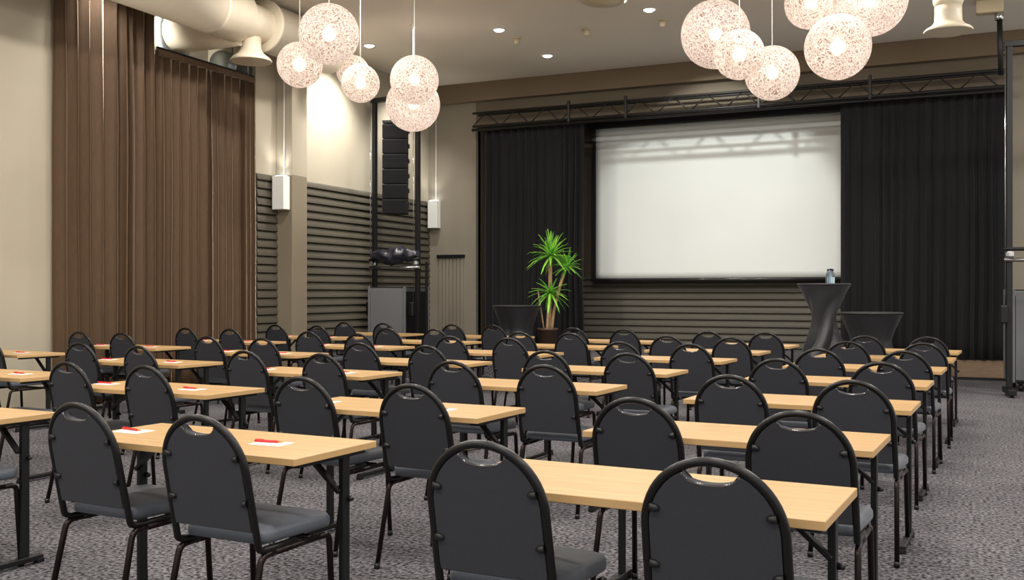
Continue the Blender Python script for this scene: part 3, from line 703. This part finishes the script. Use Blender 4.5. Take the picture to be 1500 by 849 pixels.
# ------------------------------------------------------------------ banquet chairs
def make_chair():
    """origin on the floor under the seat centre; faces +y"""
    t = thing('banquet_chair', 'x', 'chair')
    lean = math.radians(12); ZB, YB, SB = .435, -.185, .472
    def bp(x, s, d=0): return Vector((x, YB - s * math.sin(lean) - d * math.cos(lean), ZB + s * math.cos(lean) - d * math.sin(lean)))
    s1 = .275; HW = .190
    def half(s):
        return HW + .004 * (1 - s / s1) if s <= s1 else HW * math.sqrt(max(0, 1 - ((s - s1) / (SB - s1)) ** 2))
    side = [(half(s1 * i / 6), s1 * i / 6) for i in range(7)]
    arc = [(HW * math.cos(a), s1 + (SB - s1) * math.sin(a)) for a in [PI * i / 28 for i in range(1, 28)]]
    loop = side + arc + [(-x, s) for x, s in side[::-1]]
    pts = [bp(x, s) for x, s in loop]
    def lower(sg): return [Vector((sg * .190, .02, .419)), Vector((sg * .190, -.12, .419)), Vector((sg * .192, -.162, .421)), Vector((sg * .193, -.180, .428))]
    pts = lower(1) + pts + lower(-1)[::-1]
    MB().tube(pts, .0132, 10, up=(1, 0, 0)).build('back_frame', M['frame'], t)
    # upholstered back panel with the hand hole notch
    inner = .013; base_s = .058
    out = []
    for i in range(9):
        s = base_s + (s1 - base_s) * i / 8; out.append((half(s) - inner, s))
    hw2, hs2 = HW - inner, SB - s1 - inner
    a0 = math.acos(.078 / hw2)
    for i in range(1, 13): a = a0 * i / 12; out.append((hw2 * math.cos(a), s1 + hs2 * math.sin(a)))
    xe, se = out[-1]; dep = .034
    notch = [(xe * math.cos(PI * i / 16), se - dep * math.sin(PI * i / 16) ** .8) for i in range(1, 16)]
    outline = out + notch + [(-x, s) for x, s in out[::-1]]
    Mx = Matrix(((1, 0, 0, 0), (0, -math.sin(lean), -math.cos(lean), YB), (0, math.cos(lean), -math.sin(lean), ZB), (0, 0, 0, 1)))
    m = MB(); m.prism(outline, -.022, .010, Mx, bevel=.005); m.build('backrest', M['fabric'], t)
    MB().tube([bp(x, s, .006) for x, s in [(xe, se)] + notch + [(-xe, se)]], .0048, 8).build('hand_hole_trim', M['trim'], t)
    for sx in (-1, 1):
        for s in (.17, .335):
            hx = half(s)
            m = MB(); m.tube([bp(sx * (hx - .010), s, .009), bp(sx * (hx - .028), s - .003, .010), bp(sx * (hx - .037), s - .004, .010)], [.013, .012, .006], 10); m.build('stacking_bumper', M['plastic'], t)
    # seat
    n = 20; ol = []
    for (cx, cy, r, a) in ((.155, .185, .055, 0), (-.155, .185, .055, 90), (-.155, -.125, .035, 180), (.155, -.125, .035, 270)):
        for i in range(7): th = math.radians(a + 15 * i); ol.append((cx + r * math.cos(th), cy + r * math.sin(th)))
    m = MB(); vs, fs = [], []; k = len(ol)
    levels = [(.92, .4345), (.985, .438), (1.0, .452), (.995, .468), (.965, .480), (.88, .488), (.6, .493), (.25, .495)]
    cy0 = .03
    for sc, z in levels:
        for (x, y) in ol: vs.append((x * sc, (y - cy0) * sc + cy0, z))
    for l in range(len(levels) - 1):
        for j in range(k): fs.append((l * k + j, l * k + (j + 1) % k, (l + 1) * k + (j + 1) % k, (l + 1) * k + j))
    fs.append(tuple(range(k))[::-1]); fs.append(tuple(range((len(levels) - 1) * k, len(levels) * k)))
    m.add(vs, fs, 0, True); m.build('seat', M['seat'], t)
    # legs and side rails
    for sx in (-1, 1):
        MB().tube([(sx * .194, -.10, .402), (sx * .194, .155, .402)], .0125, 10).build('side_rail', M['bronze'], t)
        rear = fillet([(sx * .194, -.10, .402), (sx * .195, -.172, .401), (sx * .207, -.262, .006)], .075, 7)
        front = fillet([(sx * .194, .155, .402), (sx * .194, .218, .401), (sx * .200, .240, .006)], .06, 7)
        for pl in (rear, front):
            l = MB().tube(pl, .0125, 10).build('leg', M['bronze'], t)
            MB().tube([pl[-1] + Vector((0, 0, -.006)), pl[-1] + Vector((0, 0, .022))], .0145, 10).build('glide', M['plastic'], l)
    MB().tube([(-.19, .12, .406), (.19, .12, .406)], .012, 8).build('cross_rail', M['bronze'], t)
    return t
proto = make_chair(); used = False
TOPOFF = .185 + .472 * math.sin(math.radians(12))     # from the top of the back to the seat centre
for n, s, x, y in CHAIRS:
    o = proto if not used else copy_tree(proto, skip=('hand_hole_trim_', ) if int(n[1]) < 6 else ('stacking_bumper',)); used = True
    rz = ALPHA + random.uniform(-.03, .03) + CH_ROT.get(n + s, 0)
    o.location = Vector((x, y, 0)) + Vector((-math.sin(rz), math.cos(rz), 0)) * TOPOFF
    o.rotation_euler = (0, 0, rz)
    side = 'left' if s == 'L' else 'right'
    tag(o, f'charcoal round-back chair, {side} seat at the {row(n)} of the {COL[n[0]]}', 'chair', 'charcoal round-back banquet chairs')

# ------------------------------------------------------------------ note sheets and pens
sheet_me = MB().box((0, 0, .0006), (.148, .105, .0012)).mesh('note_sheet', M['paper'])
pen_p = None
def make_pen():
    t = thing('pen', 'x', 'pen'); R2 = RY
    MB().lathe([(0, -.068), (.0045, -.066), (.0052, -.05), (.0052, .035), (.004, .042)], n=12, rot=RY).build('barrel', M['pen_red'], t)
    MB().lathe([(.004, .042), (.0042, .045), (.0016, .066), (0, .068)], n=12, rot=RY).build('tip', M['pen_orange'], t)
    MB().box((-.045, 0, .0065), (.04, .003, .002)).build('clip', M['pen_red'], t)
    return t
pen_p = make_pen(); used = False; sheet_used = False
for n, s in PAPERS:
    p = Vector((*TABLES[n], TZ)) + ux * ((-1.09 if s == 'L' else -.335) + random.uniform(-.015, .015)) + uy * (-.27 + random.uniform(-.02, .02))
    side = 'left' if s == 'L' else 'right'
    o = bpy.data.objects.new('note_sheet', sheet_me); C.objects.link(o)
    o.location = p + Vector((0, 0, .0005)); o.rotation_euler = (0, 0, ALPHA + random.uniform(-.06, .06))
    tag(o, f'white note sheet, {side} seat at the {row(n)} of the {COL[n[0]]}', 'paper', 'white note sheets')
    q = pen_p if not used else copy_tree(pen_p); used = True
    q.location = p + uy * .012 - ux * .02 + Vector((0, 0, .0072)); q.rotation_euler = (0, 0, ALPHA + random.uniform(-.12, .25))
    tag(q, f'red pen on white sheet, {side} seat, {row(n)}, {COL[n[0]]}', 'pen', 'red pens')

# ------------------------------------------------------------------ light
w = bpy.data.worlds.new('world'); S.world = w; w.use_nodes = True
w.node_tree.nodes['Background'].inputs[0].default_value = (1, .975, .95, 1); w.node_tree.nodes['Background'].inputs[1].default_value = WORLD
def lamp(kind, loc_, energy, col=(1, .95, .89), size=.12, rot=(0, 0, 0), **k):
    l = bpy.data.lights.new('ceiling_spot', kind); o = bpy.data.objects.new('ceiling_spot', l); C.objects.link(o)
    o.location = loc_; o.rotation_euler = rot; l.energy = energy; l.color = col
    if kind == 'AREA': l.shape = 'DISK'; l.size = size
    else: l.shadow_soft_size = size
    for a, b in k.items(): setattr(l, a, b)
    return o
for x in (-7.2, -4.2, -1.2, 1.8):
    for y in (-.5, 3, 6.5, 10, 13):
        lamp('AREA', (x, y, CEIL - .03), E_GRID, size=.35)
def aim(loc_, target): return (Vector(target) - Vector(loc_)).to_track_quat('-Z', 'Y').to_euler()
for (loc_, tgt, e, ang, bl, cl) in WASH:
    lamp('SPOT', loc_, e, cl, .06, aim(loc_, tgt), spot_size=math.radians(ang), spot_blend=bl)
vs = S.view_settings
S.display_settings.display_device = 'sRGB'
vs.view_transform = 'Standard'; vs.look = 'None'; vs.exposure = EXPOSURE; vs.gamma = 1; vs.use_curve_mapping = False
try: S.cycles.use_denoising = True; S.cycles.max_bounces = 8
except Exception: pass
